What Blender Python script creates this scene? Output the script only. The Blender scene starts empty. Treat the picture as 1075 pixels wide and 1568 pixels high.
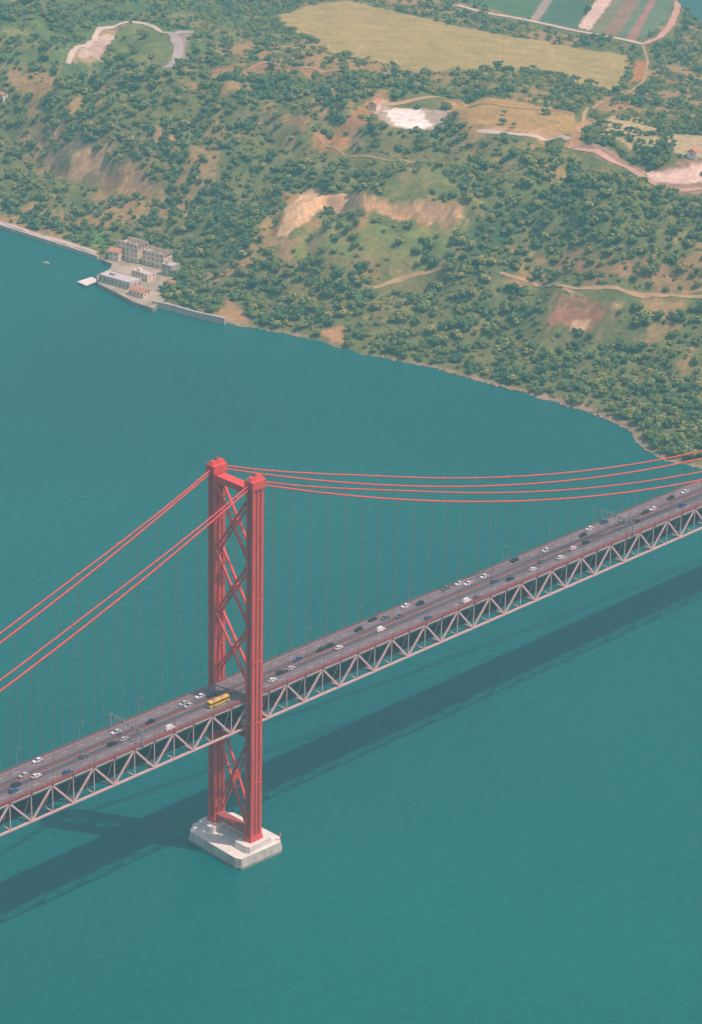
import bpy, math, random, bmesh
import numpy as np
from mathutils import Vector, Matrix
random.seed(7); rng=np.random.default_rng(7)
scene=bpy.context.scene
# ------------------------------------------------------------ camera resection (photo survey 1075x1568)
SPAN=1013.0; SIDE=483.0
def basis(th):
    y,p,r=th[0],th[1],th[2]
    F=np.array([math.cos(y),math.sin(y),0]); Rt=np.array([math.sin(y),-math.cos(y),0]); Z=np.array([0,0,1.])
    fw=F*math.cos(p)-Z*math.sin(p); up=F*math.sin(p)+Z*math.cos(p)
    r2=Rt*math.cos(r)+up*math.sin(r); u2=-Rt*math.sin(r)+up*math.cos(r)
    return r2,u2,fw
def proj(P,th):
    r,u,f=basis(th); D=np.asarray(P,float)-np.array(th[4:7])*100
    d=D@f; k=th[3]*1000
    return 537.5+k*(D@r)/d, 784-k*(D@u)/d
def cable_z(X,zm):
    X=np.asarray(X,float); top=187.0
    m=zm+(top-zm)*((SPAN/2-X)/(SPAN/2))**2
    t=np.clip(-X/SIDE,0,1); l=top+(80-top)*t-4*24*t*(1-t)
    t2=np.clip((X-SPAN)/SIDE,0,1); r=top+(80-top)*t2-4*24*t2*(1-t2)
    return np.where(X<0,l,np.where(X>SPAN,r,m))
Xs=np.linspace(-300,480,400)
def resid(th):
    c,zd,zb,zm=th[7]*10,th[8]*10,th[9]*10,th[10]*10
    R=[]
    for P,(u,v) in [((0,-c,190),(388,730)),((0,c,190),(333,703)),((0,-c,8),(390,1288)),((0,c,8),(329,1252))]:
        a,b=proj(P,th); R+= [(a-u)/1.5,(b-v)/2]
    def line(Y,Z,pts,s):
        P=np.stack([Xs,np.full_like(Xs,Y),Z*np.ones_like(Xs)],1); a,b=proj(P,th)
        for u,v in pts: R.append((np.interp(u,a,b)-v)/s)
        return a
    a=line(-10.4,zd,[(5,1231),(250,1128),(600,976),(1000,801)],3)
    line(10.4,zd,[(5,1183),(318,1052),(700,889),(1000,768)],3)
    line(-10,zb,[(5,1279),(250,1172),(420,1093),(600,1018),(1000,846)],3)
    cz=cable_z(Xs,zm)
    line(-c,cz,[(5,1052),(200,903),(740,773)],4); line(c,cz,[(5,983),(200,843),(740,740),(1070,705)],4)
    g=np.gradient(a,Xs)*23
    R.append((np.interp(110,a,g)-65)/3); R.append((np.interp(950,a,g)-44)/3)
    R+= [(c-12.8)/.7,(zd-80)/2,(zb-68)/2,(zm-86)/3,th[2]/.03,(th[3]-3.83)/.5]
    return np.array(R)
th=np.array([.806,.464,0,3.83,0,0,0,1.28,8.0,6.8,8.6])
r,u,f=basis(th); th[4:7]=(np.array([0,0,95.])-1106*f+65*u+51*r)/100
lam=1e-2; e=resid(th)
for it in range(120):
    J=np.zeros((len(e),len(th)))
    for i in range(len(th)):
        t=th.copy(); t[i]+=1e-5; J[:,i]=(resid(t)-e)/1e-5
    A=J.T@J; st=np.linalg.solve(A+lam*np.diag(np.diag(A)),-J.T@e); n=th+st; en=resid(n)
    if en@en<e@e: th,e=n,en; lam*=.4
    else: lam*=4
C=th[4:7]*100; CW=float(th[7]*10); ZD=float(th[8]*10); ZB=float(th[9]*10); ZM=float(th[10]*10); FPX=th[3]*1000
rv,uv,fv=basis(th); Fh=np.array([math.cos(th[0]),math.sin(th[0])]); Rh=np.array([math.sin(th[0]),-math.cos(th[0])])
cd=bpy.data.cameras.new("camera"); cam=bpy.data.objects.new("camera",cd); scene.collection.objects.link(cam)
M=Matrix(((rv[0],uv[0],-fv[0],C[0]),(rv[1],uv[1],-fv[1],C[1]),(rv[2],uv[2],-fv[2],C[2]),(0,0,0,1)))
cam.matrix_world=M; cd.sensor_fit='HORIZONTAL'; cd.sensor_width=36; cd.lens=FPX/1075*36; cd.clip_start=5; cd.clip_end=80000
scene.camera=cam
def ray(u,v):
    d=rv*(u-537.5)/FPX-uv*(v-784)/FPX+fv
    return d/np.linalg.norm(d)
def onplane(u,v,z=0.):
    d=ray(u,v); t=(z-C[2])/d[2]; return C+d*t
def rf(x,y):
    dx=np.asarray(x)-C[0]; dy=np.asarray(y)-C[1]
    return dx*Rh[0]+dy*Rh[1], dx*Fh[0]+dy*Fh[1]
def xy(r,f): return C[0]+r*Rh[0]+f*Fh[0], C[1]+r*Rh[1]+f*Fh[1]
# ------------------------------------------------------------ materials
def lin(c):
    return tuple(((x/255)/12.92 if x/255<=.04045 else ((x/255+.055)/1.055)**2.4) for x in c)
def mat(name,col,rough=.7,var=.15,scale=.5,bump=0.,metal=0,spec=.3,stretch=None):
    m=bpy.data.materials.new(name); m.use_nodes=True; nt=m.node_tree; N=nt.nodes; L=nt.links
    b=N['Principled BSDF']; b.inputs['Roughness'].default_value=rough; b.inputs['Metallic'].default_value=metal
    b.inputs['Specular IOR Level'].default_value=spec
    tc=N.new('ShaderNodeTexCoord'); nz=N.new('ShaderNodeTexNoise'); nz.inputs['Scale'].default_value=scale; nz.inputs['Detail'].default_value=4
    if stretch:
        mp=N.new('ShaderNodeMapping'); mp.inputs['Scale'].default_value=stretch; L.new(tc.outputs['Object'],mp.inputs['Vector']); L.new(mp.outputs[0],nz.inputs['Vector'])
    else: L.new(tc.outputs['Object'],nz.inputs['Vector'])
    mx=N.new('ShaderNodeMix'); mx.data_type='RGBA'
    mx.inputs[6].default_value=(*[max(0,x*(1-var)) for x in col],1); mx.inputs[7].default_value=(*[x*(1+var) for x in col],1)
    mr=N.new('ShaderNodeMapRange'); mr.inputs[1].default_value=.3; mr.inputs[2].default_value=.7
    L.new(nz.outputs['Fac'],mr.inputs[0]); L.new(mr.outputs[0],mx.inputs[0]); L.new(mx.outputs[2],b.inputs['Base Color'])
    if bump>0:
        bp=N.new('ShaderNodeBump'); bp.inputs['Strength'].default_value=1; bp.inputs['Distance'].default_value=bump
        L.new(nz.outputs['Fac'],bp.inputs['Height']); L.new(bp.outputs[0],b.inputs['Normal'])
    return m
RED=mat("red_steel_paint",lin((218,80,72)),.65,.14,.35,stretch=(1,1,.25))
REDD=mat("weathered_red_steel",lin((162,82,78)),.7,.2,.5)
PINK=mat("sunlit_truss_paint",lin((216,180,176)),.7,.12,.6)  # pale pink: sunlit look of the truss steel put into its colour
CABLE=mat("cable_paint",lin((222,80,74)),.65,.1,.3)
ROPE=mat("hanger_rope",lin((170,104,96)),.8,.1,.3)
ASPH=mat("asphalt",lin((116,106,110)),.9,.12,.25,stretch=(.15,2,1))
GRATE=mat("steel_grating",lin((84,84,90)),.8,.15,.4,stretch=(.1,3,1))
DARK=mat("dark_steel",lin((66,80,86)),.8,.2,.5)
WHITE=mat("white_road_paint",(.55,.55,.55),.7,.1,1)
CONC=mat("concrete",lin((218,216,206)),.85,.12,.2,.05)
CONCD=mat("stained_concrete",lin((142,146,136)),.85,.25,.25,.05)
PIERW=mat("pier_concrete",lin((186,186,176)),.85,.25,.3,.05,stretch=(1,1,.25))
GLASS=mat("dark_glass",(.02,.025,.03),.15,.1,1,0,0,.6)
TYRE=mat("tyre_rubber",(.02,.02,.02),.8,.1,1)
LAMPM=mat("galvanised_steel",lin((150,150,150)),.5,.1,1)
# ------------------------------------------------------------ mesh builder
class MB:
    def __init__(s): s.v=[]; s.f=[]; s.m=[]; s.mats=[]
    def mi(s,m):
        if m not in s.mats: s.mats.append(m)
        return s.mats.index(m)
    def add(s,vs,fs,m):
        o=len(s.v); s.v+= [tuple(map(float,p)) for p in vs]; k=s.mi(m)
        for f_ in fs: s.f.append(tuple(i+o for i in f_)); s.m.append(k)
    BF=[(0,3,2,1),(4,5,6,7),(0,1,5,4),(1,2,6,5),(2,3,7,6),(3,0,4,7)]
    def box(s,x0,x1,y0,y1,z0,z1,m,tx=0,ty=0):
        s.add([(x0,y0,z0),(x1,y0,z0),(x1,y1,z0),(x0,y1,z0),(x0+tx,y0+ty,z1),(x1-tx,y0+ty,z1),(x1-tx,y1-ty,z1),(x0+tx,y1-ty,z1)],s.BF,m)
    def beam(s,a,b,w,h,m,upv=(0,0,1)):
        a=Vector(a); b=Vector(b); d=(b-a).normalized(); U=Vector(upv)
        if abs(d.dot(U))>.99: U=Vector((0,1,0))
        sd=d.cross(U).normalized(); U=sd.cross(d).normalized(); sd*=w/2; U*=h/2
        s.add([a-sd-U,a+sd-U,a+sd+U,a-sd+U,b-sd-U,b+sd-U,b+sd+U,b-sd+U],s.BF,m)
    def tube(s,path,r_,m,n=6):
        vs=[];fs=[]
        for i,p in enumerate(path):
            p=Vector(p); q=Vector(path[min(i+1,len(path)-1)])-Vector(path[max(i-1,0)]); q.normalize()
            U=Vector((0,0,1)) if abs(q.z)<.95 else Vector((1,0,0))
            sd=q.cross(U).normalized(); U=sd.cross(q)
            rr=r_[i] if isinstance(r_,(list,tuple)) else r_
            for k in range(n):
                t=2*math.pi*k/n; vs.append(p+sd*math.cos(t)*rr+U*math.sin(t)*rr)
        for i in range(len(path)-1):
            for k in range(n): fs.append((i*n+k,i*n+(k+1)%n,(i+1)*n+(k+1)%n,(i+1)*n+k))
        fs.append(tuple(range(n))[::-1]); fs.append(tuple((len(path)-1)*n+k for k in range(n)))
        s.add(vs,fs,m)
    def prism(s,pts,z0,z1,m,inset=0,mtop=None):
        n=len(pts); cx=sum(p[0] for p in pts)/n; cy=sum(p[1] for p in pts)/n
        a=sum(pts[i][0]*pts[(i+1)%n][1]-pts[(i+1)%n][0]*pts[i][1] for i in range(n))
        if a<0: pts=pts[::-1]
        top=[(cx+(p[0]-cx)*(1-inset),cy+(p[1]-cy)*(1-inset)) for p in pts]
        s.add([(p[0],p[1],z0) for p in pts]+[(p[0],p[1],z1) for p in top],[tuple(range(n))[::-1]]+[(i,(i+1)%n,n+(i+1)%n,n+i) for i in range(n)],m)
        s.add([(p[0],p[1],z1) for p in top],[tuple(range(n))],mtop or m)
    def mesh(s,name,smooth=False):
        me=bpy.data.meshes.new(name); me.from_pydata(s.v,[],s.f)
        for m in s.mats: me.materials.append(m)
        me.polygons.foreach_set('material_index',s.m)
        if smooth: me.polygons.foreach_set('use_smooth',[True]*len(s.f))
        me.update(); return me
    def obj(s,name,parent=None,smooth=False,loc=None,rz=0):
        o=bpy.data.objects.new(name,s.mesh(name,smooth)); scene.collection.objects.link(o)
        if parent: o.parent=parent
        if loc is not None: o.location=loc
        o.rotation_euler[2]=rz; return o
def empty(name,loc=(0,0,0),rz=0):
    o=bpy.data.objects.new(name,None); scene.collection.objects.link(o); o.location=loc; o.rotation_euler[2]=rz; return o
# ------------------------------------------------------------ noise
def hsh(a,b,s):
    a=a.astype(np.int64).astype(np.uint32); b=b.astype(np.int64).astype(np.uint32)
    h=a*np.uint32(374761393)+b*np.uint32(668265263)+np.uint32((s*2246822519)&0xffffffff)
    h=(h^(h>>np.uint32(13)))*np.uint32(1274126177); h=h^(h>>np.uint32(16)); return h.astype(np.float64)/4294967295.
def vn(x,y,s=0):
    xi=np.floor(x);yi=np.floor(y);fx=x-xi;fy=y-yi; fx=fx*fx*(3-2*fx);fy=fy*fy*(3-2*fy)
    return (hsh(xi,yi,s)*(1-fx)+hsh(xi+1,yi,s)*fx)*(1-fy)+(hsh(xi,yi+1,s)*(1-fx)+hsh(xi+1,yi+1,s)*fx)*fy
def fbm(x,y,s=0,o=4):
    x=np.asarray(x,float);y=np.asarray(y,float);t=0;a=.5;n=0
    for i in range(o): t=t+a*vn(x*2**i+17.3*i,y*2**i-9.1*i,s+i); n+=a; a*=.5
    return t/n
def S(t): t=np.clip(t,0,1); return t*t*(3-2*t)
# ------------------------------------------------------------ terrain
coast_px=[(-60,330),(0,347),(40,360),(100,378),(150,395),(185,420),(205,447),(240,463),(300,484),(340,493),(390,503),(440,512),(500,526),(545,541),(590,548),(640,560),(690,570),(740,585),(790,598),(840,613),(890,628),(930,642),(965,660),(985,688),(1020,706),(1050,712),(1090,722)]
cp=[rf(*onplane(u,v)[:2]) for u,v in coast_px]; cr=[float(a) for a,b in cp]; cf=[float(b) for a,b in cp]
cr=[-3500,-1500]+cr+[900,3500]; cf=[cf[0]+1500,cf[0]+450]+cf+[cf[-1]-60,cf[-1]+200]
cr=np.array(cr);cf=np.array(cf)
far_px=[(-60,16),(0,15),(60,10),(100,-4),(140,-14),(500,-60),(960,-40),(1022,-12),(1040,8),(1060,30),(1120,44)]
fp=[rf(*onplane(u,v)[:2]) for u,v in far_px]; fr=[float(a) for a,b in fp]; ff=[float(b) for a,b in fp]
fr=np.array([-3500]+fr+[3500]); ff=np.array([ff[0]-50]+ff+[ff[-1]-300])
def coastd(r,f):
    best=np.full(np.shape(r),1e9)
    for i in range(len(cr)-1):
        ax,ay,bx,by=cr[i],cf[i],cr[i+1],cf[i+1]; L2=(bx-ax)**2+(by-ay)**2
        t=np.clip(((r-ax)*(bx-ax)+(f-ay)*(by-ay))/L2,0,1)
        best=np.minimum(best,np.hypot(r-ax-t*(bx-ax),f-ay-t*(by-ay)))
    return np.where(f>np.interp(r,cr,cf),best,-best)
hc=[float(q) for q in rf(*onplane(215,405,8)[:2])]
CLIFFS=[]; FLATS=[]
def height(r,f):
    r=np.asarray(r,float);f=np.asarray(f,float)
    d=coastd(r,f)+ (fbm(r/14,f/14,5,3)-.5)*8
    x,y=xy(r,f)
    w=fbm(r/170,f/170,3,2)
    h=1.5*S(d/4)+76*S((d-8)/(190+170*w))
    df=np.interp(r,fr,ff)-f
    top=S((f-(np.interp(r,cr,cf)+330))/200)
    g=np.abs(fbm(r/95+3,f/120,11,3)-.5)*2
    h+= (-(1-g)**3*17+5)*S((d-10)/90)*(1-.6*top)
    h+=(fbm(r/38,f/38,21,4)-.5)*13*S(d/70)*(1-.75*top)
    fall=S((f-(np.interp(r,cr,cf)+430))/600); h=h*(1-.84*fall)
    h*= .22+.78*S((np.abs(y)-70)/260)*1.0
    wob=(fbm(r/9,f/30,91,3)-.5)*9
    for rr_,ff_,hh_ in CLIFFS:
        q=f-np.interp(r,rr_,ff_)+wob; win=S((r-rr_[0]+6)/12)*(1-S((r-rr_[-1]-4)/14))
        h=h+win*hh_*(.45*S((q+2)/3)+.55*S((q-4)/3.5))*(1-S((q-18)/90))
    for r0,f1,h0,R0 in FLATS:
        q=np.hypot(r-r0,f-f1); k=S((q-R0)/(R0*.8)); h=h*k+h0*(1-k)
    q=np.hypot(r-hc[0],f-hc[1]); k=S((q-42)/45); h=h*k+np.minimum(h,3)*(1-k)
    h=np.where(d>5,np.maximum(h,1.8+.6*w),h)
    h=h*(.25*S(df/12)+.75*S(df/150))
    h=np.where(d<0,np.maximum(-8,d*.8),h); h=np.where(df<0,-5,h)
    return h
def survey(u,v):
    d=ray(u,v); t0=(150-C[2])/d[2]; t1=(-.5-C[2])/d[2]; t=np.linspace(t0,t1,260)
    P=C[None,:]+d[None,:]*t[:,None]; r_,f_=rf(P[:,0],P[:,1]); H=height(r_,f_)
    ix=np.argmax(P[:,2]<H) if (P[:,2]<H).any() else 259
    if ix==0: ix=1
    a0=P[ix-1,2]-H[ix-1]; a1=P[ix,2]-H[ix]; k=a0/(a0-a1+1e-9); k=min(max(k,0),1); q=P[ix-1]*(1-k)+P[ix]*k
    return q
def sv_rf(pts): return np.array([[float(a) for a in rf(*survey(u,v)[:2])] for u,v in pts])
nf_=[]
for (u,v),R0 in [((626,184),32),((1035,266),36),((785,178),34),((965,200),28),((1050,222),26)]:
    p=survey(u,v); a,b=rf(p[0],p[1]); nf_.append((float(a),float(b),float(p[2]),R0))
FLATS[:]=nf_
cl_lines=[([(425,362),(440,350),(462,336),(500,318),(560,320),(640,334),(710,344)],9),([(70,262),(110,268),(150,266)],10),([(160,282),(200,288),(238,298)],7),([(845,470),(900,480),(935,486)],5),([(600,300),(640,296),(690,300)],2)]
newc=[]
for pts,hh_ in cl_lines:
    q=sv_rf(pts); q=q[np.argsort(q[:,0])]; newc.append((q[:,0],q[:,1],hh_))
CLIFFS[:]=newc
def inpoly(r,f,poly):
    ins=np.zeros(np.shape(r),bool); n=len(poly); j=n-1
    for i in range(n):
        a,b=poly[i];c,d=poly[j]
        ins^=((b>f)!=(d>f))&(r<(c-a)*(f-b)/(d-b+1e-12)+a); j=i
    return ins
T=(158,150,94)
# colour (as seen), tree density, edge wobble, outline
cover=[
 ((88,114,70),.55,14,[(0,8),(430,2),(430,60),(300,95),(180,110),(0,115)]),
 ((98,120,72),.2,12,[(0,40),(60,30),(110,60),(100,95),(40,100),(0,90)]),
 ((106,122,72),.08,8,[(170,34),(265,48),(300,70),(280,100),(160,100)]),
 ((154,142,108),.0,5,[(105,95),(128,66),(150,45),(185,36),(216,36),(180,50),(165,75),(150,93),(125,97)]),
 ((184,172,154),.0,2,[(118,92),(140,62),(165,52),(182,54),(160,72),(152,90)]),
 ((150,144,130),.0,2,[(258,98),(268,78),(264,58),(285,50),(302,56),(288,72),(280,96)]),
 ((152,126,86),.1,5,[(300,108),(345,102),(420,94),(522,104),(520,118),(430,114),(350,118)]),
 ((116,120,72),.35,10,[(400,200),(470,185),(560,170),(700,240),(860,215),(880,260),(640,275),(480,265)]),
 ((152,128,80),.1,6,[(270,125),(380,120),(420,130),(300,140)]),
 ((156,124,80),.1,8,[(480,210),(530,175),(570,155),(595,155),(560,190),(520,235),(490,225)]),
 ((148,126,84),.12,10,[(410,188),(470,182),(480,195),(415,200)]),
 (T,.0,5,[(426,25),(470,8),(525,0),(600,16),(700,40),(830,63),(900,76),(962,86),(955,118),(945,145),(905,128),(800,108),(710,106),(655,112),(635,112),(590,98),(520,83),(490,72),(488,62),(432,42)]),
 ((168,122,74),.0,3,[(960,132),(975,93),(990,93),(990,120)]),
 ((174,166,148),.0,3,[(566,160),(590,154),(600,162),(660,168),(690,170),(672,200),(604,196),(585,185)]),
 ((238,234,222),.0,1,[(590,170),(612,164),(645,167),(660,193),(645,200),(604,192)]),
 ((162,140,88),.02,4,[(684,152),(760,150),(880,172),(890,205),(800,205),(700,192)]),
 ((176,148,108),.0,2,[(728,198),(840,208),(842,214),(728,204)]),
 ((174,138,100),.0,2,[(866,222),(884,190),(896,180),(904,186),(890,228),(878,230)]),
 ((176,166,120),.0,2,[(920,210),(936,176),(1010,188),(1004,226),(960,222)]),
 ((178,168,128),.0,2,[(1016,218),(1028,203),(1080,208),(1080,242),(1040,236)]),
 ((154,130,106),.0,3,[(885,222),(950,238),(990,262),(1080,246),(1080,300),(1020,292),(960,258),(890,232)]),
 ((210,190,170),.0,2,[(985,262),(1040,262),(1080,248),(1080,278),(1040,282),(1000,278)]),
 ((112,130,70),.22,14,[(455,355),(560,342),(720,354),(690,390),(620,420),(480,425),(440,390)]),
 ((152,130,84),.12,12,[(428,318),(445,292),(485,284),(500,300),(470,330),(455,350),(390,366),(390,345)]),
 ((206,180,136),.0,3,[(428,356),(436,320),(468,290),(494,286),(500,306),(478,334),(442,360)]),
 ((204,170,124),.0,2,[(490,296),(560,296),(640,309),(704,322),(716,344),(640,337),(560,323),(494,320)]),
 ((106,120,70),.5,16,[(560,250),(820,240),(880,300),(760,350),(720,318),(560,288)]),
 ((78,102,70),1.,14,[(724,340),(800,330),(790,420),(700,440)]),
 ((134,116,80),.5,14,[(850,400),(950,390),(1080,410),(1080,440),(900,440)]),
 ((150,112,84),.1,8,[(832,500),(850,455),(905,455),(932,488),(905,512),(870,508)]),
 ((194,166,130),.0,3,[(862,505),(880,488),(905,492),(900,508)]),
 ((112,108,74),.75,14,[(30,170),(110,180),(270,240),(330,300),(250,330),(120,270),(40,250)]),
 ((160,128,88),.08,7,[(155,262),(210,266),(238,290),(215,300),(165,284)]),
 ((154,132,94),.08,7,[(80,208),(105,205),(110,225),(84,222)]),
 ((116,110,90),.05,6,[(75,235),(148,240),(148,266),(80,262)]),
 ((118,118,70),.6,16,[(400,395),(560,400),(640,440),(620,500),(430,450)]),
 ((106,112,66),.7,16,[(640,500),(860,500),(960,560),(960,640),(760,580),(640,555)]),
 ((164,134,92),.03,6,[(490,505),(520,500),(540,528),(505,524)]),
 ((154,128,88),.08,5,[(330,478),(350,455),(372,480),(385,498),(345,492)]),
 ((96,140,66),.6,6,[(100,362),(140,350),(170,365),(150,378),(118,372)]),
 ((134,132,108),.0,2,[(170,398),(190,378),(235,372),(268,412),(262,442),(232,462),(196,446)]),
]
strips=[((80,114,76),[(735,10),(700,-6),(840,-6),(812,29)]),((154,146,132),[(812,29),(835,-6),(850,-6),(824,33)]),
 ((78,110,88),[(824,33),(850,-6),(908,-6),(885,43)]),((206,190,172),[(885,43),(915,-6),(942,-6),(902,47)]),
 ((120,124,92),[(902,47),(942,-6),(962,-6),(925,52)]),((140,118,98),[(925,52),(962,-6),(985,-6),(945,56)]),
 ((102,124,94),[(945,56),(985,-6),(1000,-6),(958,60)]),((156,120,104),[(958,60),(1000,-6),(1010,-6),(972,63)]),
 ((100,126,94),[(972,63),(1010,-6),(1036,-6),(1022,30),(1000,52)])]
for c_,p_ in strips: cover.append((c_,0.,1,p_))
cov=[(np.array(lin(c_)),dn,wb,sv_rf(p_)) for c_,dn,wb,p_ in cover]
def landcover(r,f):
    r=np.asarray(r,float);f=np.asarray(f,float)
    n1=fbm(r/60,f/60,31,4); n2=fbm(r/17,f/17,37,3); n3=fbm(r/140,f/140,41,3); n4=fbm(r/7,f/7,43,2)
    g1=np.array(lin((86,104,62)));g2=np.array(lin((122,124,74)));oc=np.array(lin((152,132,88)))
    col=g1[None]*(1-n2[:,None])+g2[None]*n2[:,None]
    k=S((n1*.46+n2*.36+n4*.18-.53)/.09)[:,None]; col=col*(1-k)+oc[None]*k
    den=1.04-.62*k[:,0]-.15*S((n3-.5)/.2)-.5*S((n4-.56)/.12)
    hx=(fbm(r/11,f/11,51,3)-.5);hy=(fbm(r/11,f/11,53,3)-.5)
    for c_,dn,wb,pl in cov:
        ins=inpoly(r+hx*wb*2,f+hy*wb*2.4,pl)
        vv=(.78+.44*n2[:,None])
        kk=.0 if wb<6 else .4
        col=np.where(ins[:,None],(c_[None]*vv)*(1-kk*k)+oc[None]*kk*k,col); den=np.where(ins,dn*(.3+1.4*n4),den)
    d=coastd(r,f)
    rock=np.array(lin((160,144,116))); kr=S((7-d+16*(n1-.5))/4)[:,None]*(d>-3)[:,None]; col=col*(1-kr)+rock[None]*(.6+.6*n2[:,None])*kr
    den=np.where((d<3.)|(np.interp(r,fr,ff)-f<14),0,den); return col,den
ra=np.concatenate([np.linspace(-3400,-500,60,endpoint=False),np.arange(-500,540,2.7),np.linspace(542,3400,60)])
f0=float(min(cf[3:-3]))-60
fa=np.concatenate([np.linspace(f0-500,f0,10,endpoint=False),np.arange(f0,float(max(ff))+120,3.0)])
RR,FF=np.meshgrid(ra,fa); rr=RR.ravel();fl=FF.ravel(); H=height(rr,fl)
Hg=H.reshape(RR.shape); gy=np.gradient(Hg,axis=0)/np.gradient(FF,axis=0); gx=np.gradient(Hg,axis=1)/np.gradient(RR,axis=1); sl=np.hypot(gx,gy).ravel()
col,den=landcover(rr,fl)
ks=(.75*S((sl-.9)/.4)*S((fbm(rr/20,fl/9,61,3)-.3)/.2))[:,None]; rk=np.array(lin((190,164,126))); col=col*(1-ks)+rk[None]*ks
band=.78+.4*vn(H*.6+2*fbm(rr/40,fl/40,65,2),H*0,67); kb=S((sl-.7)/.3)[:,None]; col=col*(1-kb+kb*band[:,None])
X_,Y_=xy(rr,fl); V=np.stack([X_,Y_,H],1); nr=len(ra);nf=len(fa)
i0=(np.arange(nf-1)[:,None]*nr+np.arange(nr-1)[None]).ravel(); Fq=np.stack([i0,i0+1,i0+nr+1,i0+nr],1)
me=bpy.data.meshes.new("hillside_terrain"); me.vertices.add(len(V)); me.vertices.foreach_set('co',V.ravel())
me.loops.add(Fq.size); me.loops.foreach_set('vertex_index',Fq.ravel().astype(np.int32)); me.polygons.add(len(Fq))
me.polygons.foreach_set('loop_start',np.arange(0,Fq.size,4,dtype=np.int32)); me.polygons.foreach_set('use_smooth',np.ones(len(Fq),bool))
me.update(calc_edges=True)
at=me.color_attributes.new('cover','FLOAT_COLOR','POINT'); at.data.foreach_set('color',np.concatenate([np.clip(col,0,1),np.ones((len(col),1))],1).ravel())
ter=bpy.data.objects.new("hillside_terrain",me); scene.collection.objects.link(ter)
tm=bpy.data.materials.new("ground_cover"); tm.use_nodes=True; N=tm.node_tree.nodes; L=tm.node_tree.links; N.remove(N['Principled BSDF']); b=N.new('ShaderNodeBsdfDiffuse'); L.new(b.outputs[0],N['Material Output'].inputs['Surface'])
a_=N.new('ShaderNodeAttribute'); a_.attribute_name='cover'; g=N.new('ShaderNodeNewGeometry')
n1=N.new('ShaderNodeTexNoise'); n1.inputs['Scale'].default_value=.25; n1.inputs['Detail'].default_value=4; n1.inputs['Roughness'].default_value=.75; L.new(g.outputs['Position'],n1.inputs['Vector'])
mr=N.new('ShaderNodeMapRange'); mr.inputs[1].default_value=.3;mr.inputs[2].default_value=.7;mr.inputs[3].default_value=.62;mr.inputs[4].default_value=1.36; L.new(n1.outputs['Fac'],mr.inputs[0])
vm=N.new('ShaderNodeVectorMath'); vm.operation='SCALE'; L.new(a_.outputs['Color'],vm.inputs[0]); L.new(mr.outputs[0],vm.inputs['Scale']); L.new(vm.outputs[0],b.inputs['Color'])
me.materials.append(tm)
# ------------------------------------------------------------ river
wm=bpy.data.materials.new("river_water"); wm.use_nodes=True; N=wm.node_tree.nodes; L=wm.node_tree.links; b=N['Principled BSDF']
b.inputs['Roughness'].default_value=.25; b.inputs['IOR'].default_value=1.33; b.inputs['Specular IOR Level'].default_value=.35
g=N.new('ShaderNodeNewGeometry'); n1=N.new('ShaderNodeTexNoise'); n1.inputs['Scale'].default_value=.0032; n1.inputs['Detail'].default_value=4; L.new(g.outputs['Position'],n1.inputs['Vector'])
cr_=N.new('ShaderNodeMapRange'); cr_.inputs[1].default_value=.35; cr_.inputs[2].default_value=.65; L.new(n1.outputs['Fac'],cr_.inputs[0])
mx=N.new('ShaderNodeMix'); mx.data_type='RGBA'; mx.inputs[6].default_value=(*lin((0,92,93)),1); mx.inputs[7].default_value=(*lin((2,104,99)),1); L.new(cr_.outputs[0],mx.inputs[0])
mp=N.new('ShaderNodeMapping'); mp.inputs['Rotation'].default_value=(0,0,.5); mp.inputs['Scale'].default_value=(1,.45,1); L.new(g.outputs['Position'],mp.inputs['Vector'])
n2=N.new('ShaderNodeTexNoise'); n2.inputs['Scale'].default_value=.34; n2.inputs['Detail'].default_value=4; n2.inputs['Roughness'].default_value=.8; L.new(mp.outputs[0],n2.inputs['Vector'])
m2=N.new('ShaderNodeMapRange'); m2.inputs[1].default_value=.3; m2.inputs[2].default_value=.7; m2.inputs[3].default_value=.78; m2.inputs[4].default_value=1.22; L.new(n2.outputs['Fac'],m2.inputs[0])
v2=N.new('ShaderNodeVectorMath'); v2.operation='SCALE'; L.new(mx.outputs[2],v2.inputs[0]); L.new(m2.outputs[0],v2.inputs['Scale']); L.new(v2.outputs[0],b.inputs['Base Color'])
bp=N.new('ShaderNodeBump'); bp.inputs['Distance'].default_value=1.0; L.new(n2.outputs['Fac'],bp.inputs['Height']); L.new(bp.outputs[0],b.inputs['Normal'])
wb=MB(); wb.add([(-30000,-30000,0),(30000,-30000,0),(30000,30000,0),(-30000,30000,0)],[(0,1,2,3)],wm); wb.obj("river")
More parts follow.
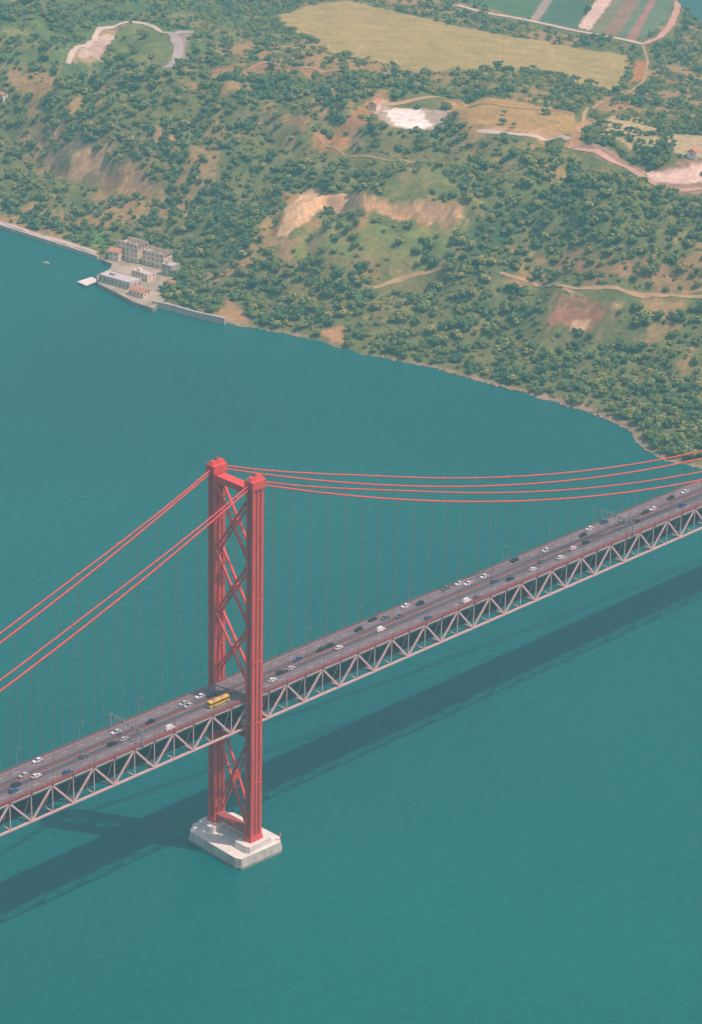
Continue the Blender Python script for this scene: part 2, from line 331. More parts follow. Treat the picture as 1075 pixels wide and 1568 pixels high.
# ------------------------------------------------------------ draped roads
ROADS=[]
def ribbon(name,pts,w,col,lift=.45,clear=1.):
    P=sv_rf(pts); out=[]
    for i in range(len(P)-1):
        n=max(2,int(np.hypot(*(P[i+1]-P[i]))/3))
        for k in range(n): out.append(P[i]+(P[i+1]-P[i])*k/n)
    out.append(P[-1]); out=np.array(out)
    for _ in range(6): out[1:-1]=(out[:-2]+out[2:]+2*out[1:-1])/4
    ROADS.append((out,w,clear))
    t=np.gradient(out,axis=0); t/=np.linalg.norm(t,axis=1)[:,None]+1e-9; nn=np.stack([-t[:,1],t[:,0]],1)
    ww=w*(.7+.6*fbm(out[:,0]/8,out[:,1]/8,71,2))
    zs=[];cols_=[]
    for k in (-.5,-.17,.17,.5):
        A=out+nn*ww[:,None]*k; cols_.append(A); zs.append(height(A[:,0],A[:,1]))
    zz=np.array(zs)+lift
    vs=[];fs=[]
    for i in range(len(out)):
        for k in range(4): x1,y1=xy(*cols_[k][i]); vs.append((x1,y1,zz[k,i]))
    for i in range(len(out)-1):
        for k in range(3): fs.append((4*i+k,4*i+k+1,4*i+k+5,4*i+k+4))
    m=MB(); m.add(vs,fs,col); m.obj(name)
DIRT=mat("dirt_track",lin((170,148,108)),.95,.18,.1); PALE=mat("pale_road",lin((194,186,168)),.9,.1,.1); PINKR=mat("reddish_road",lin((186,154,134)),.9,.12,.1); GREYR=mat("grey_road",lin((164,160,154)),.9,.1,.1)
ribbon("dirt_road",[(765,418),(800,427),(835,436),(862,442),(900,441),(950,446),(1000,450),(1080,454)],3.0,DIRT)
ribbon("dirt_road",[(572,441),(600,430),(630,422),(665,412),(692,409)],2.4,DIRT)
ribbon("dirt_road",[(862,443),(880,452),(890,458)],3,DIRT)
ribbon("farm_road",[(700,8),(735,18),(780,26),(830,36),(890,49),(940,58),(985,68)],6.5,PALE)
ribbon("farm_road",[(985,68),(1010,58),(1026,40),(1036,18),(1040,-4)],6.5,PINKR)
ribbon("coastal_road",[(880,228),(920,236),(960,255),(990,275),(1012,288),(1045,293),(1080,288)],5.5,PINKR)
ribbon("farm_road",[(985,70),(992,95),(985,125),(950,150),(900,165),(890,200),(872,228)],2.6,DIRT)
ribbon("farm_road",[(104,98),(122,72),(150,46),(190,34),(218,34),(240,44),(262,52)],4.5,PALE)
ribbon("paved_road",[(256,104),(272,88),(275,70),(264,56),(280,48),(302,48)],8,GREYR)
ribbon("farm_road",[(225,102),(256,97),(340,104),(420,96),(520,108)],3,DIRT)
ribbon("dirt_road",[(560,160),(600,160),(690,152),(780,165),(880,175)],3,DIRT)
ribbon("dirt_road",[(730,201),(790,207),(842,212),(872,214)],4,PALE)
ribbon("footpath",[(480,205),(500,225),(560,240),(640,250)],1.8,DIRT)
ribbon("promenade",[(-30,334),(0,342),(40,354),(100,372),(148,388)],3.5,PALE)
# ------------------------------------------------------------ trees
def folmat(name,c1,c2,c3):
    m=bpy.data.materials.new(name); m.use_nodes=True; N=m.node_tree.nodes; L=m.node_tree.links; N.remove(N['Principled BSDF']); b=N.new('ShaderNodeBsdfDiffuse'); L.new(b.outputs[0],N['Material Output'].inputs['Surface'])
    oi=N.new('ShaderNodeObjectInfo'); rp=N.new('ShaderNodeValToRGB'); rp.color_ramp.elements[0].color=(*c1,1); rp.color_ramp.elements[1].color=(*c3,1); e_=rp.color_ramp.elements.new(.55); e_.color=(*c2,1)
    L.new(oi.outputs['Random'],rp.inputs[0]); tc=N.new('ShaderNodeTexCoord'); nz=N.new('ShaderNodeTexNoise'); nz.inputs['Scale'].default_value=6; nz.inputs['Detail'].default_value=0; L.new(tc.outputs['Object'],nz.inputs['Vector'])
    mr=N.new('ShaderNodeMapRange'); mr.inputs[1].default_value=.3;mr.inputs[2].default_value=.7;mr.inputs[3].default_value=.6;mr.inputs[4].default_value=1.45; L.new(nz.outputs['Fac'],mr.inputs[0])
    vm=N.new('ShaderNodeVectorMath'); vm.operation='SCALE'; L.new(rp.outputs[0],vm.inputs[0]); L.new(mr.outputs[0],vm.inputs['Scale']); L.new(vm.outputs[0],b.inputs['Color']); return m
FA=folmat("broadleaf_foliage",lin((88,114,68)),lin((112,128,72)),lin((142,142,82)))
FB=folmat("pine_foliage",lin((70,102,74)),lin((86,114,72)),lin((108,124,74)))
FC=folmat("scrub_foliage",lin((108,120,70)),lin((134,134,78)),lin((156,142,90)))
BARK=mat("bark",(.12,.09,.06),.9,.2,3)
def tree_mesh(name,fm,kind,seed):
    R=random.Random(seed); m=MB()
    blobs=[]
    if kind=='broad':
        for i in range(5):
            a=i*1.26+R.uniform(-.4,.4);q=R.uniform(.1,.3); blobs.append((q*math.cos(a),q*math.sin(a),R.uniform(.2,.5),R.uniform(.17,.29)))
    elif kind=='pine':
        for i in range(5):
            a=i*1.26+R.uniform(-.3,.3);q=R.uniform(.12,.3); blobs.append((q*math.cos(a),q*math.sin(a),R.uniform(.48,.64),R.uniform(.16,.22)))
    else:
        for i in range(3):
            a=i*2.1+R.uniform(-.5,.5);q=R.uniform(.1,.26); blobs.append((q*math.cos(a),q*math.sin(a),R.uniform(.08,.22),R.uniform(.18,.26)))
    if kind!='bush':
        top=.35 if kind=='broad' else .55
        m.tube([(0,0,-.15),(.01,.01,top*.5),(0,.02,top)],[.04,.03,.018],BARK,4)
        for bx,by,bz,br_ in blobs[:3]: m.tube([(0,0,top*.55),(bx,by,bz)],[.02,.006],BARK,3)
    for bx,by,bz,br_ in blobs:
        bm=bmesh.new(); bmesh.ops.create_icosphere(bm,subdivisions=2,radius=1)
        fz=.75 if kind!='pine' else .5; vs=[]
        for v in bm.verts:
            k=R.uniform(.58,1.16)*br_; vs.append((bx+v.co.x*k,by+v.co.y*k,bz+v.co.z*k*fz))
        fs=[tuple(v.index for v in f_.verts) for f_ in bm.faces if f_.calc_center_median().z>-.4 and R.random()>.1]; bm.free(); m.add(vs,fs,fm)
        for i in range(9):
            d=Vector((R.gauss(0,1),R.gauss(0,1),R.gauss(0,1)*.8+.3)).normalized(); p=Vector((bx,by,bz))+Vector((d.x,d.y,d.z*fz))*br_*R.uniform(.85,1.3)
            t=Vector((R.gauss(0,1),R.gauss(0,1),R.gauss(0,1))).normalized(); s_=R.uniform(.03,.06); a=d.cross(t).normalized()*s_; c_=(d*.5+t).normalized()*s_
            m.add([p-a-c_,p+a-c_,p+a+c_,p-a+c_],[(0,1,2,3)],fm)
    return m.mesh(name)
kinds=[('broadleaf_tree',FA,'broad',1),('broadleaf_tree_b',FA,'broad',2),('pine_tree',FB,'pine',3),('dark_oak_tree',FB,'broad',4),('scrub_bush',FC,'bush',5),('scrub_bush_b',FA,'bush',6)]
sp=5.0; gr=np.arange(-460,470,sp); gf=np.arange(f0,float(max(ff)),sp); A,B=np.meshgrid(gr,gf); A=A.ravel()+rng.uniform(-.95,.95,A.size)*sp; B=B.ravel()+rng.uniform(-.95,.95,B.size)*sp
keep=np.abs(A)<.143*B+45; A=A[keep];B=B[keep]
far=S((B-(np.interp(A,cr,cf)+380))/200)
hh=height(A,B); cl,dn=landcover(A,B); ok=(hh>1.2)&(rng.random(len(A))<dn*(1-.3*far)); A=A[ok];B=B[ok]
bad=np.zeros(len(A),bool)
for out,w_,cl_ in ROADS:
    for p in out[::3]:
        da=A-p[0]; db=B-p[1]; near=np.where(db<0,9.+w_/2,2+w_/2); bad|=(np.abs(da)<4+w_/2)&(np.abs(db)<near)
for rr_,ff_,h_ in CLIFFS:
    q=B-np.interp(A,rr_,ff_); bad|=(A>rr_[0]-3)&(A<rr_[-1]+6)&(q>-14)&(q<9)&(rng.random(len(A))<.9)
A=A[~bad];B=B[~bad];hh=height(A,B); far=S((B-(np.interp(A,cr,cf)+380))/200)
big=fbm(A/50,B/50,81,3); med=fbm(A/22,B/22,83,2); rn=np.clip(rng.random(len(A))*.6+(med-.5)*1.7+.2,0,.999)
typ=np.where(rn<.24,3,np.where(rn<.35,2,np.where(rn<.56,0,np.where(rn<.76,1,np.where(rn<.88,5,4)))))
typ=np.where((rng.random(len(A))<far*.45)&(typ<4),5,typ)
size=np.where(typ<4,(3.8+6.2*rng.random(len(A))**1.5)*(1.3-.5*big),rng.uniform(2.4,5.4,len(A)))
def rows(poly,n1_,n2_):
    P=sv_rf(poly); out=[]
    for i in range(n1_):
        for j in range(n2_):
            a=i/(n1_-1);b_=j/(n2_-1); out.append((P[0]*(1-a)+P[1]*a)*(1-b_)+(P[3]*(1-a)+P[2]*a)*b_)
    return out
extra=rows([(930,206),(996,220),(1004,194),(944,181)],8,4)+rows([(894,200),(1000,238),(1010,248),(899,212)],20,2)+rows([(1006,188),(1022,216),(1032,220),(1014,190)],8,2)+rows([(1030,204),(1080,207),(1080,202),(1030,199)],8,1+1)
ea=np.array(extra)+rng.uniform(-1.2,1.2,(len(extra),2)); A=np.append(A,ea[:,0]);B=np.append(B,ea[:,1]);hh=np.append(hh,height(ea[:,0],ea[:,1]));typ=np.append(typ,np.full(len(ea),3));size=np.append(size,rng.uniform(4.5,7,len(ea)))
wood=empty("woodland")
for k,(nm,fm,kd,sd) in enumerate(kinds):
    s_=typ==k; x,y=xy(A[s_],B[s_]); z=hh[s_]-.2; sz=size[s_]/2; an=rng.uniform(0,6.28,s_.sum()); n=int(s_.sum())
    Vq=np.zeros((n,4,3))
    for c_ in range(4):
        t=an+math.pi/4+c_*math.pi/2; Vq[:,c_,0]=x+np.cos(t)*sz*1.414; Vq[:,c_,1]=y+np.sin(t)*sz*1.414; Vq[:,c_,2]=z
    m_=bpy.data.meshes.new(nm+"_stand"); m_.vertices.add(4*n); m_.vertices.foreach_set('co',Vq.ravel()); m_.loops.add(4*n); m_.loops.foreach_set('vertex_index',np.arange(4*n,dtype=np.int32)); m_.polygons.add(n); m_.polygons.foreach_set('loop_start',np.arange(0,4*n,4,dtype=np.int32)); m_.update(calc_edges=True)
    st=bpy.data.objects.new(nm+"_stand",m_); scene.collection.objects.link(st); st.parent=wood
    st.instance_type='FACES'; st.use_instance_faces_scale=True; st.show_instancer_for_render=False; st.show_instancer_for_viewport=False
    tr=bpy.data.objects.new(nm,tree_mesh(nm,fm,kd,sd)); scene.collection.objects.link(tr); tr.parent=st
ROCK=mat("shore_rock",lin((156,138,112)),.9,.3,.3,.2)
rb=MB(); R=random.Random(5)
for i in range(800):
    u=R.uniform(cr[2],cr[-3]); fz=float(np.interp(u,cr,cf))+R.uniform(-2,3)
    if R.random()>.2+.6*(u>60) or fbm(np.array([u/25]),np.array([0.]),99,2)[0]<.42: continue
    s_=R.uniform(.4,1.7); x,y=xy(u,fz); bm=bmesh.new(); bmesh.ops.create_icosphere(bm,subdivisions=1,radius=s_)
    rb.add([(x+v.co.x*R.uniform(.7,1.3),y+v.co.y*R.uniform(.7,1.3),.3+v.co.z*R.uniform(.5,.9)) for v in bm.verts],[tuple(v.index for v in f_.verts) for f_ in bm.faces],ROCK); bm.free()
rb.obj("shore_rocks")
# ------------------------------------------------------------ bridge
br=empty("suspension_bridge")
def tower(x0,zbase):
    m=MB()
    for sy in (-1,1):
        yc=sy*CW; z0=zbase
        m.box(x0-2.7,x0+2.7,yc-1.75,yc+1.75,z0,186,REDD)
        for sx in (-1,1):
            for s2 in (-1,1):
                cx=x0+sx*2.5; cy=yc+s2*1.55; m.box(cx-.8,cx+.8,cy-.62,cy+.62,z0-.01,186.2,RED)
        m.box(x0-.6,x0+.6,yc-2.1,yc+2.1,z0,185.5,RED)
        for zz in list(np.arange(z0+30,184,31)): m.box(x0-3.34,x0+3.34,yc-2.2,yc+2.2,zz,zz+.3,RED)
        m.box(x0-3.9,x0+3.9,yc-2.7,yc+2.7,z0-.3,z0+2.5,RED,.3,.2)
        m.box(x0-3.9,x0+3.9,yc-2.7,yc+2.7,185.2,189,RED); m.box(x0-4.2,x0+4.2,yc-1.5,yc+1.5,189,190.6,RED,1.2,.3)
        m.box(x0-1,x0+1,yc-.8,yc+.8,190.6,191.8,REDD,.3,.2); m.tube([(x0,yc,191.8),(x0,yc,194)],.12,LAMPM)
    yi=CW-2.1
    def X(za,zb_):
        for sx in (-2.0,2.0):
            m.beam((x0+sx,-yi,za),(x0+sx,yi,zb_),.7,1.2,RED,(1,0,0)); m.beam((x0+sx+.03,yi,za),(x0+sx+.03,-yi,zb_),.7,1.2,RED,(1,0,0))
        n=9
        for a,b_ in ((za,zb_),(zb_,za)):
            for i in range(n):
                t=(i+.5)/n; yy=-yi+2*yi*t; zz=a+(b_-a)*t; m.beam((x0-1.9,yy,zz),(x0+1.9,yy,zz),.3,.4,REDD)
        m.box(x0-2.5,x0+2.5,-1.2,1.2,(za+zb_)/2-1.4,(za+zb_)/2+1.4,RED)
    X(180,149.5);X(148,118);X(116.5,ZD+8); X(ZB-7,zbase+6)
    m.box(x0-2.6,x0+2.6,-CW+2,CW-2,181.5,184.6,RED)
    m.box(x0-2.4,x0+2.4,-CW+2,CW-2,ZB-5,ZB-1.4,REDD)
    m.box(x0-2.2,x0+2.2,-CW+2,CW-2,zbase+2,zbase+4.5,REDD)
    m.obj("tower",br)
tower(0,8.5); tower(SPAN,12)
def pier(x0,top):
    m=MB(); P=[(-13.5,-19.5),(11,-20.5),(14.5,-17),(14,16),(9,20.5),(-8,21.5),(-14,17),(-15,-16.5)]
    m.prism([(x0+a,b_) for a,b_ in P],-6,1.2,CONCD)
    m.prism([(x0+a*.985,b_*.985) for a,b_ in P],1.19,5.4,PIERW,.03,CONC)
    for s in (-1,1): m.prism([(x0-7,s*CW-5.2),(x0+7,s*CW-5.2),(x0+8,s*CW-3.5),(x0+8,s*CW+3.5),(x0+7,s*CW+5.2),(x0-7,s*CW+5.2),(x0-8,s*CW+3.5),(x0-8,s*CW-3.5)],5.39,top,CONC,.05)
    m.box(x0-2.5,x0+5,-CW+5.3,CW-5.3,5.39,top-1,PIERW)
    m.tube([(x0+12,-18,5.4),(x0+12,-18,8)],.15,LAMPM); m.box(x0+11.5,x0+12.5,-18.5,-17.5,8,9,RED,.3,.3)
    m.obj("concrete_pier",br)
pier(0,8.5); pier(SPAN,12)
X0=-SIDE; X1=SPAN+SIDE; PN=11.5; nodes=[X0+i*PN for i in range(int((X1-X0)/PN)+1)]
dk=MB(); HW=10.4
dk.box(X0,X1,-HW,HW,ZD-.7,ZD,DARK)
for s in (-1,1):
    a,b_=sorted((s*3.9,s*(HW-.5))); dk.box(X0,X1,a,b_,ZD-.02,ZD+.05,ASPH)
    a,b_=sorted((s*.5,s*3.75)); dk.box(X0,X1,a,b_,ZD-.02,ZD+.03,GRATE)
    a,b_=sorted((s*3.76,s*3.88)); dk.box(X0,X1,a,b_,ZD-.02,ZD+.12,REDD)
    a,b_=sorted((s*(HW-.75),s*(HW-.62))); dk.box(X0,X1,a,b_,ZD,ZD+.09,WHITE)
    x=X0
    while x<X1: dk.box(x,x+3.5,s*6.9-.1,s*6.9+.1,ZD,ZD+.09,WHITE); x+=9
dk.box(X0,X1,-.4,.4,ZD-.02,ZD+.2,CONCD); dk.box(X0,X1,-.12,.12,ZD+.2,ZD+.85,REDD)
dk.obj("road_deck",br)
ra_=MB()
for s in (-1,1):
    y=s*(HW-.1)
    for zz in (.45,.8,1.15): ra_.box(X0,X1,y-.04,y+.04,ZD+zz,ZD+zz+.07,REDD)
    ra_.box(X0,X1,y-.15,y+.15,ZD-.7,ZD+.2,REDD)
    for x in np.arange(X0,X1,2.875): ra_.box(x-.07,x+.07,y-.1,y+.1,ZD,ZD+1.2,REDD)
ra_.obj("railings",br)
ts=MB(); zt=ZD-1.6
for s in (-1,1):
    y=s*9.9
    ts.box(X0,X1,y-.35,y+.35,zt-.35,zt+.35,PINK if s<0 else REDD); ts.box(X0,X1,y-.4,y+.4,ZB,ZB+.85,PINK)  # near top chord carries the painted-in sunlit tone, far one stays red-brown
    for i,x in enumerate(nodes):
        ts.box(x-.18,x+.18,y-.25,y+.25,ZB+.8,zt-.3,PINK)
        if i<len(nodes)-1:
            a,b_=((x,y,ZB+.5),(x+PN,y,zt)) if i%2 else ((x,y,zt),(x+PN,y,ZB+.5)); ts.beam(a,b_,.55,.9,PINK)
for i,x in enumerate(nodes):
    ts.box(x-.25,x+.25,-9.6,9.6,zt-.5,zt+.3,DARK); ts.box(x-.25,x+.25,-9.6,9.6,ZB+.1,ZB+.8,PINK)
    for yy in (-4.8,4.8): ts.beam((x,yy,ZB+1.6),(x,yy*1.9,zt-.4),.25,.3,PINK)
    if i<len(nodes)-1: ts.beam((x,-9.6 if i%2 else 9.6,ZB+.4),(x+PN,9.6 if i%2 else -9.6,ZB+.4),.4,.4,REDD)
ts.obj("stiffening_truss",br)
rl=MB(); rl.box(X0,X1,-4.6,4.6,ZB+1.3,ZB+1.8,DARK)
for y in (-3.3,-1.8,1.8,3.3): rl.box(X0,X1,y-.08,y+.08,ZB+1.8,ZB+2.0,REDD)
rl.obj("rail_deck",br)
def c2(X): return float(cable_z(X,ZM))
def cu(X):
    d=min(abs(X),abs(X-SPAN)); return c2(X)+1.6+3.0*float(S(d/110))
cb=MB(); hg=MB()
for s in (-1,1):
    xs=sorted(set(list(np.linspace(X0,0,30))+list(np.linspace(0,SPAN,70))+list(np.linspace(SPAN,X1,30))))
    cb.tube([(x,s*CW,c2(x)) for x in xs],.4,CABLE,8); cb.tube([(x,s*(CW-.3),cu(x)) for x in xs],.34,CABLE,8)
    for i,x in enumerate(nodes[1:-1]):
        if min(abs(x),abs(x-SPAN))<6: continue
        z=c2(x) if i%2 else cu(x)
        if z<ZD+1: continue
        for o in (-.2,.2): hg.tube([(x+o,s*(CW-.1),z),(x+o,s*(HW+.3),ZD-1)],.055,ROPE,4)
        cb.box(x-.4,x+.4,s*CW-.42,s*CW+.42,z-.42,z+.42,CABLE)
        hg.box(x-.3,x+.3,min(s*9.9,s*(HW+.6)),max(s*9.9,s*(HW+.6)),ZD-1.5,ZD-.9,REDD)
cb.obj("main_cables",br,True); hg.obj("hangers",br)
ap=MB()
for x in (X0-8,X1+8): ap.box(x-8,x+8,-13,13,-5,ZB,CONC,1.5,1.5)
ap.obj("anchor_piers",br)
lm=MB(); lm.tube([(0,0,0),(0,0,9.5),(0,.5,10.3),(0,2.2,10.6)],[.14,.1,.08,.07],LAMPM,6); lm.box(-.2,.2,2.0,3.0,10.5,10.7,LAMPM,.03,.05); lm.box(-.25,.25,-.25,.25,0,.4,LAMPM)
lme=lm.mesh("street_lamp")
for x in np.arange(X0+20,X1,34.5):
    o=bpy.data.objects.new("street_lamp",lme); scene.collection.objects.link(o); o.location=(x,HW-.45,ZD+.1); o.rotation_euler[2]=math.pi
def gantry(x):
    m=MB()
    for s in (-1,1):
        m.box(x-.25,x+.25,s*(HW+.35)-.25,s*(HW+.35)+.25,ZD-1,ZD+7,LAMPM); m.box(x-.3,x+.3,s*(HW+.35)-.55,s*(HW+.35)+.55,ZD-1.2,ZD-.5,REDD)
    for zz in (5.8,7):
        for xx in (-.5,.5): m.beam((x+xx,-HW-.6,ZD+zz),(x+xx,HW+.6,ZD+zz),.14,.14,LAMPM)
    for i in range(18):
        y=-HW-.4+i*1.18; m.beam((x-.5,y,ZD+5.8+(i%2)*1.2),(x-.5,y+1.18,ZD+5.8+((i+1)%2)*1.2),.1,.1,LAMPM)
    for y in (-8.2,-5,-1.9,1.9,5,8.2): m.box(x-.8,x-.62,y-.4,y+.4,ZD+5.9,ZD+6.8,DARK)
    m.obj("sign_gantry")
def deckpt(u,v): return onplane(u,v,ZD)
gantry(float(deckpt(222,1142)[0])); gantry(float(deckpt(962,815)[0]))
def car_mesh(nm,c,kind):
    pm=mat("car_paint_"+nm,c,.35,.04,1,0,.1,.5); m=MB()
    Lh=2.15 if kind!='van' else 2.5; W=.88
    prof=[(-Lh,.35,.75),(-Lh+.15,.28,.92),(-.9,.26,.98),(1.0,.26,.95),(Lh-.3,.28,.82),(Lh,.35,.6)]
    vs=[]
    for x,a,b_ in prof: vs+= [(x,-W,a),(x,W,a),(x,W*.93,b_),(x,-W*.93,b_)]
    fs=[(0,1,2,3),tuple(4*5+i for i in (3,2,1,0))]
    for i in range(5):
        for k in range(4): fs.append((4*i+k,4*i+4+k,4*i+4+(k+1)%4,4*i+(k+1)%4))
    m.add(vs,fs,pm)
    hx0,hx1,h=(-1.75,1.05,1.42) if kind=='car' else ((-2.4,1.5,2.05) if kind=='van' else (-1.95,.9,1.5))
    m.add([(hx0,-.8,.93),(hx1,-.8,.93),(hx1,.8,.93),(hx0,.8,.93),(hx0+.45,-.64,h),(hx1-.75,-.64,h),(hx1-.75,.64,h),(hx0+.45,.64,h)],MB.BF,GLASS if kind!='van' else pm)
    m.box(hx0+.42,hx1-.72,-.66,.66,h-.01,h+.05,pm,.04,.04)
    if kind=='van': m.box(hx1-.74,hx1-.1,-.7,.7,1.3,1.75,GLASS,.2,.02)
    for px in (hx0+.45,-.35):
        for s in (-1,1): m.beam((px,s*.79,.95),(px+.05,s*.655,h),.09,.05,pm)
    for x in (-1.35,1.35):
        for s in (-1,1): m.tube([(x,s*.7,.33),(x,s*.92,.33)],.33,TYRE,10)
    m.box(-Lh-.03,-Lh+.1,-.75,-.45,.6,.75,RED);m.box(-Lh-.03,-Lh+.1,.45,.75,.6,.75,RED)
    return m.mesh("car_"+nm)
CM={'w':car_mesh('white',(.8,.81,.82),'car'),'s':car_mesh('silver',(.5,.52,.55),'car'),'k':car_mesh('black',(.03,.03,.035),'hatch'),'b':car_mesh('blue',(.05,.12,.3),'hatch'),'g':car_mesh('grey',(.16,.17,.19),'car'),'v':car_mesh('van',(.8,.8,.78),'van')}
cars=[(20,1212,'b'),(38,1190,'s'),(52,1188,'w'),(60,1168,'w'),(28,1205,'k'),(102,1183,'b'),(178,1123,'w'),(175,1142,'k'),(190,1133,'s'),(263,1118,'v'),(277,1077,'s'),(290,1083,'s'),(308,1069,'w'),(325,1067,'k'),
(518,993,'w'),(487,995,'k'),(460,1013,'b'),(475,1001,'k'),(583,966,'v'),(550,966,'k'),(592,949,'g'),(617,928,'w'),(640,924,'k'),(655,947,'b'),(700,894,'w'),(716,895,'w'),(740,884,'w'),(712,921,'v'),(730,915,'g'),(680,902,'g'),(760,893,'b'),
(790,860,'k'),(838,845,'w'),(857,855,'w'),(877,841,'w'),(815,873,'w'),(780,887,'k'),(833,862,'g'),(905,812,'w'),(925,801,'b'),(985,785,'k'),(1003,782,'w'),(975,800,'k'),(948,802,'g'),(1030,765,'k'),(1052,756,'w'),(1045,775,'b'),(900,833,'k'),(415,1042,'w'),(428,1030,'k'),(410,1062,'g'),(440,1030,'s'),(565,948,'k'),(612,945,'g'),(232,1108,'k'),(130,1160,'g'),(890,820,'k')]
lanes=[-8.4,-5.3,-2.1,2.1,5.3,8.4]; used={}
def place(u,v,me_,nm,half=2.5):
    p=deckpt(u,v); y=min(lanes,key=lambda a:abs(a-p[1])); x=float(p[0])
    for q in used.get(y,[]):
        if abs(q-x)<2*half+.6: x=q+(2*half+1.2)
    used.setdefault(y,[]).append(x)
    o=bpy.data.objects.new(nm,me_); scene.collection.objects.link(o); o.location=(x,y+random.uniform(-.25,.25),ZD+.06); o.rotation_euler[2]=0 if y<0 else math.pi; o.scale=(1.1,1.1,1.05)
YEL=mat("yellow_bus_paint",lin((230,186,58)),.4,.05,1,0,0,.5)
m=MB(); m.box(-6,6,-1.25,1.25,.4,1.5,YEL,.02,.02); m.box(-5.97,5.97,-1.22,1.22,1.5,2.5,GLASS,.05,.03); m.box(-5.95,5.95,-1.22,1.22,2.5,3.1,YEL,.15,.18)
for x in np.arange(-5.9,6,1.45):
    for s in (-1,1): m.box(x-.09,x+.09,s*1.22-.04,s*1.22+.04,1.45,2.55,YEL)
m.box(-4,-1.6,-.7,.7,3.1,3.35,LAMPM,.1,.1); m.box(1.4,3.6,-.6,.6,3.1,3.3,LAMPM,.1,.1)
for x in (-3.6,3.9):
    for s in (-1,1): m.tube([(x,s*1.0,.5),(x,s*1.28,.5)],.5,TYRE,12)
p=deckpt(345,1084); m.obj("bus",loc=(float(p[0]),-5.3,ZD+.06)); used[-5.3]=[float(p[0])-3,float(p[0])+3]
for u,v,k in cars: place(u,v,CM[k],"van" if k=='v' else "car")
# ------------------------------------------------------------ riverside buildings
WALL=mat("weathered_render",lin((228,214,192)),.9,.2,.15); WALL2=mat("grey_masonry",lin((192,186,174)),.9,.2,.15); ROOF=mat("clay_tile_roof",lin((190,140,108)),.85,.2,.3); FLAT=mat("flat_roof_felt",lin((190,192,190)),.9,.12,.2); HOLE=mat("window_void",(.06,.065,.065),.6,.1,1)
def building(name,u,v,Lx,Wy,Hh,ang,wall,kind,floors,z=None):
    P=survey(u,v) if z is None else onplane(u,v,z); z0=float(P[2]) if z is None else z
    e_=empty(name,(float(P[0]),float(P[1]),z0),ang)
    w=MB(); t=.4
    if kind=='ruin':
        for i in range(4):
            hh_=[Hh,Hh*.85,Hh,Hh*.7][i]
            if i==0: w.box(-Lx/2,Lx/2,-Wy/2,-Wy/2+t,-4,hh_,wall)
            if i==1: w.box(-Lx/2,-Lx/2+t,-Wy/2+t,Wy/2-t,-4,hh_,wall)
            if i==2: w.box(-Lx/2,Lx/2,Wy/2-t,Wy/2,-4,hh_,wall)
            if i==3: w.box(Lx/2-t,Lx/2,-Wy/2+t,Wy/2-t,-4,hh_,wall)
        w.box(-t/2,t/2,-Wy/2+t,Wy/2-t,-4,Hh*.8,wall); w.box(-Lx/2+t,Lx/2-t,-Wy/2+t,Wy/2-t,0,Hh*.35,WALL2)
        R=random.Random(int(u)); x=-Lx/2+.3
        while x<Lx/2-1.5: a=R.uniform(.8,2.2); w.box(x,x+a,-Wy/2+.02,-Wy/2+t-.02,Hh-.01,Hh+R.uniform(.2,1.6),wall); x+=a+R.uniform(.3,1.5)
    else: w.box(-Lx/2,Lx/2,-Wy/2,Wy/2,-4,Hh,wall)
    w.obj("walls",e_)
    if kind=='gable':
        rf_=MB(); o=.4; hr=Wy*.28
        rf_.add([(-Lx/2-o,-Wy/2-o,Hh+.01),(Lx/2+o,-Wy/2-o,Hh+.01),(Lx/2+o,Wy/2+o,Hh+.01),(-Lx/2-o,Wy/2+o,Hh+.01),(-Lx/2-o,0,Hh+hr),(Lx/2+o,0,Hh+hr)],[(0,1,5,4),(2,3,4,5),(0,4,3),(1,2,5),(0,3,2,1)],ROOF); rf_.obj("roof",e_)
    if kind=='flat':
        rf_=MB(); rf_.box(-Lx/2+.3,Lx/2-.3,-Wy/2+.3,Wy/2-.3,Hh-.01,Hh+.12,FLAT)
        for a in (-1,1): rf_.box(-Lx/2,Lx/2,a*(Wy/2-.15)-.15,a*(Wy/2-.15)+.15,Hh,Hh+.7,wall); rf_.box(a*(Lx/2-.15)-.15,a*(Lx/2-.15)+.15,-Wy/2+.3,Wy/2-.3,Hh,Hh+.7,wall)
        rf_.box(-Lx*.3,-Lx*.15,-1.5,1.5,Hh+.1,Hh+2,wall); rf_.obj("roof",e_)
    wi=MB(); fh=Hh/floors
    for fl_ in range(floors):
        for s in (-1,1):
            n=max(2,int(Lx/3.4))
            for i in range(n):
                x=-Lx/2+(i+.5)*Lx/n; wi.box(x-.5,x+.5,s*Wy/2-.06,s*Wy/2+.06,fl_*fh+fh*.3,fl_*fh+fh*.72,HOLE)
            n=max(1,int(Wy/3.6))
            for i in range(n):
                y=-Wy/2+(i+.5)*Wy/n; wi.box(s*Lx/2-.06,s*Lx/2+.06,y-.5,y+.5,fl_*fh+fh*.3,fl_*fh+fh*.72,HOLE)
    wi.obj("windows",e_)
pa=onplane(185,450); pb=onplane(345,495); ang=math.atan2(pb[1]-pa[1],pb[0]-pa[0])
building("ruined_warehouse",204,396,20,12,14,ang,WALL,'ruin',4,3)
building("ruined_warehouse",241,405,20,11,11,ang+.08,WALL,'ruin',3,3)
building("apartment_house",261,420,10,9,8,ang,WALL2,'flat',3,3)
building("riverside_warehouse",184,434,30,13,5,ang,WALL2,'flat',1,3)
building("tile_roofed_house",214,452,14,8,4,ang,WALL,'gable',1,3)
building("stone_house",178,397,9,8,7,ang+.2,WALL,'gable',2,3)
building("stone_house",220,426,17,8,5,ang-.1,WALL,'flat',2,3)
building("boat_shed",262,440,9,7,4,ang,WALL,'gable',1,3)
building("white_house",3,148,8,6,3,ang,CONC,'gable',1)
building("farm_building",574,164,12,7,4,.4,WALL,'gable',1)
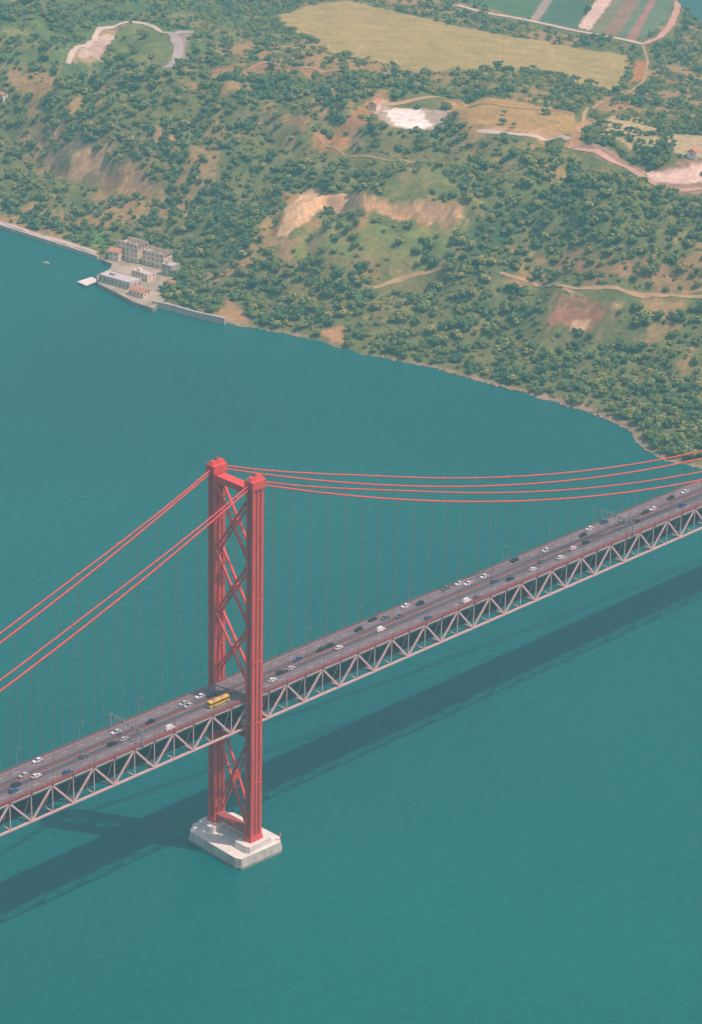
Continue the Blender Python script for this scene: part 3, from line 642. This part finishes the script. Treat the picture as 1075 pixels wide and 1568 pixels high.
building("farm_building",1062,238,9,7,4,.3,CONC,'gable',1)
qy=MB(); qp=[onplane(u,v,3)[:2] for u,v in [(158,398),(172,404),(168,412),(148,421),(150,434),(188,453),(204,462),(234,472),(264,450),(285,425),(250,395),(200,378),(165,384)]]
qy.prism([tuple(p) for p in qp],-4,3,CONCD,0,mat("quay_paving",lin((160,154,134)),.9,.35,.06)); qy.obj("quay")
jt=MB(); jp=[onplane(u,v,1.6)[:2] for u,v in [(118,431),(140,424),(152,429),(132,437)]]; jt.prism([tuple(p) for p in jp],.9,1.6,CONC)
for u,v in [(122,432),(134,435),(140,427)]:
    p=onplane(u,v,1.6); jt.tube([(p[0],p[1],-3),(p[0],p[1],1)],.3,CONCD,8)
jt.obj("jetty")
def wall(name,pts,hh_,w,mt):
    m=MB()
    P=[onplane(u,v,0) for u,v in pts]
    for a,b_ in zip(P[:-1],P[1:]): m.beam((a[0],a[1],hh_/2-1),(b_[0],b_[1],hh_/2-1),w,hh_+2,mt)
    m.obj(name)
wall("sea_wall",[(234,470),(262,476),(300,487),(345,497)],5,1.8,WALL2)
wall("sea_wall",[(-40,338),(0,349),(40,362),(100,381),(150,397)],3,1.6,WALL2)
bt=MB(); Lb=3.2; secs=[(-Lb,.9,.9),(-1,1.15,.85),(1,1.1,.9),(2.4,.6,1.0),(Lb,.05,1.15)]; vs=[]
for x,w_,h_ in secs: vs+= [(x,-w_,h_),(x,-w_*.6,0),(x,w_*.6,0),(x,w_,h_)]
fs=[(0,3,2,1)]+[(4*i+k,4*i+4+k,4*i+5+k,4*i+1+k) for i in range(4) for k in range(3)]
bt.add(vs,fs,CONC); bt.add([(x,s*w_*.95,h_-.12) for x,w_,h_ in secs for s in (-1,1)],[(2*i,2*i+2,2*i+3,2*i+1) for i in range(4)],WALL2); bt.box(-.6,1.1,-.6,.6,.75,1.9,CONC,.15,.1); bt.box(-.5,1.12,-.62,.62,1.25,1.6,GLASS,.1,.05)
p=onplane(72,404); bt.obj("motor_boat",loc=(float(p[0]),float(p[1]),-.1),rz=ang)
# ------------------------------------------------------------ sea haze (real scattering air over the whole region)
hz=bpy.data.materials.new("haze_air"); hz.use_nodes=True; N=hz.node_tree.nodes; N.clear(); ou=N.new('ShaderNodeOutputMaterial'); vs_=N.new('ShaderNodeVolumeScatter'); vs_.inputs['Color'].default_value=(.30,.84,.90,1); vs_.inputs['Density'].default_value=1.95e-4; vs_.inputs['Anisotropy'].default_value=0
hz.node_tree.links.new(vs_.outputs[0],ou.inputs['Volume'])
hb=MB(); hb.box(-6000,6000,-6000,6000,-20,1100,hz); hb.obj("atmospheric_haze")
# ------------------------------------------------------------ light
dv=Vector((-.27,.46,-1)).normalized()
sl_=bpy.data.lights.new("sun",'SUN'); sl_.energy=3.6; sl_.angle=math.radians(.5); sl_.color=(1,.94,.85); so=bpy.data.objects.new("sun",sl_); scene.collection.objects.link(so); so.rotation_euler=dv.to_track_quat('-Z','Y').to_euler(); so.location=(0,0,500)
w=bpy.data.worlds.new("World"); scene.world=w; w.use_nodes=True; N=w.node_tree.nodes; sk=N.new('ShaderNodeTexSky'); sk.sky_type='NISHITA'; sk.sun_disc=False
sk.sun_elevation=math.asin(-dv.z); sk.sun_rotation=math.atan2(-dv.x,-dv.y); sk.dust_density=2
w.node_tree.links.new(sk.outputs[0],N['Background'].inputs[0]); N['Background'].inputs[1].default_value=.15
scene.view_settings.view_transform='Standard'; scene.view_settings.look='None'; scene.view_settings.exposure=0
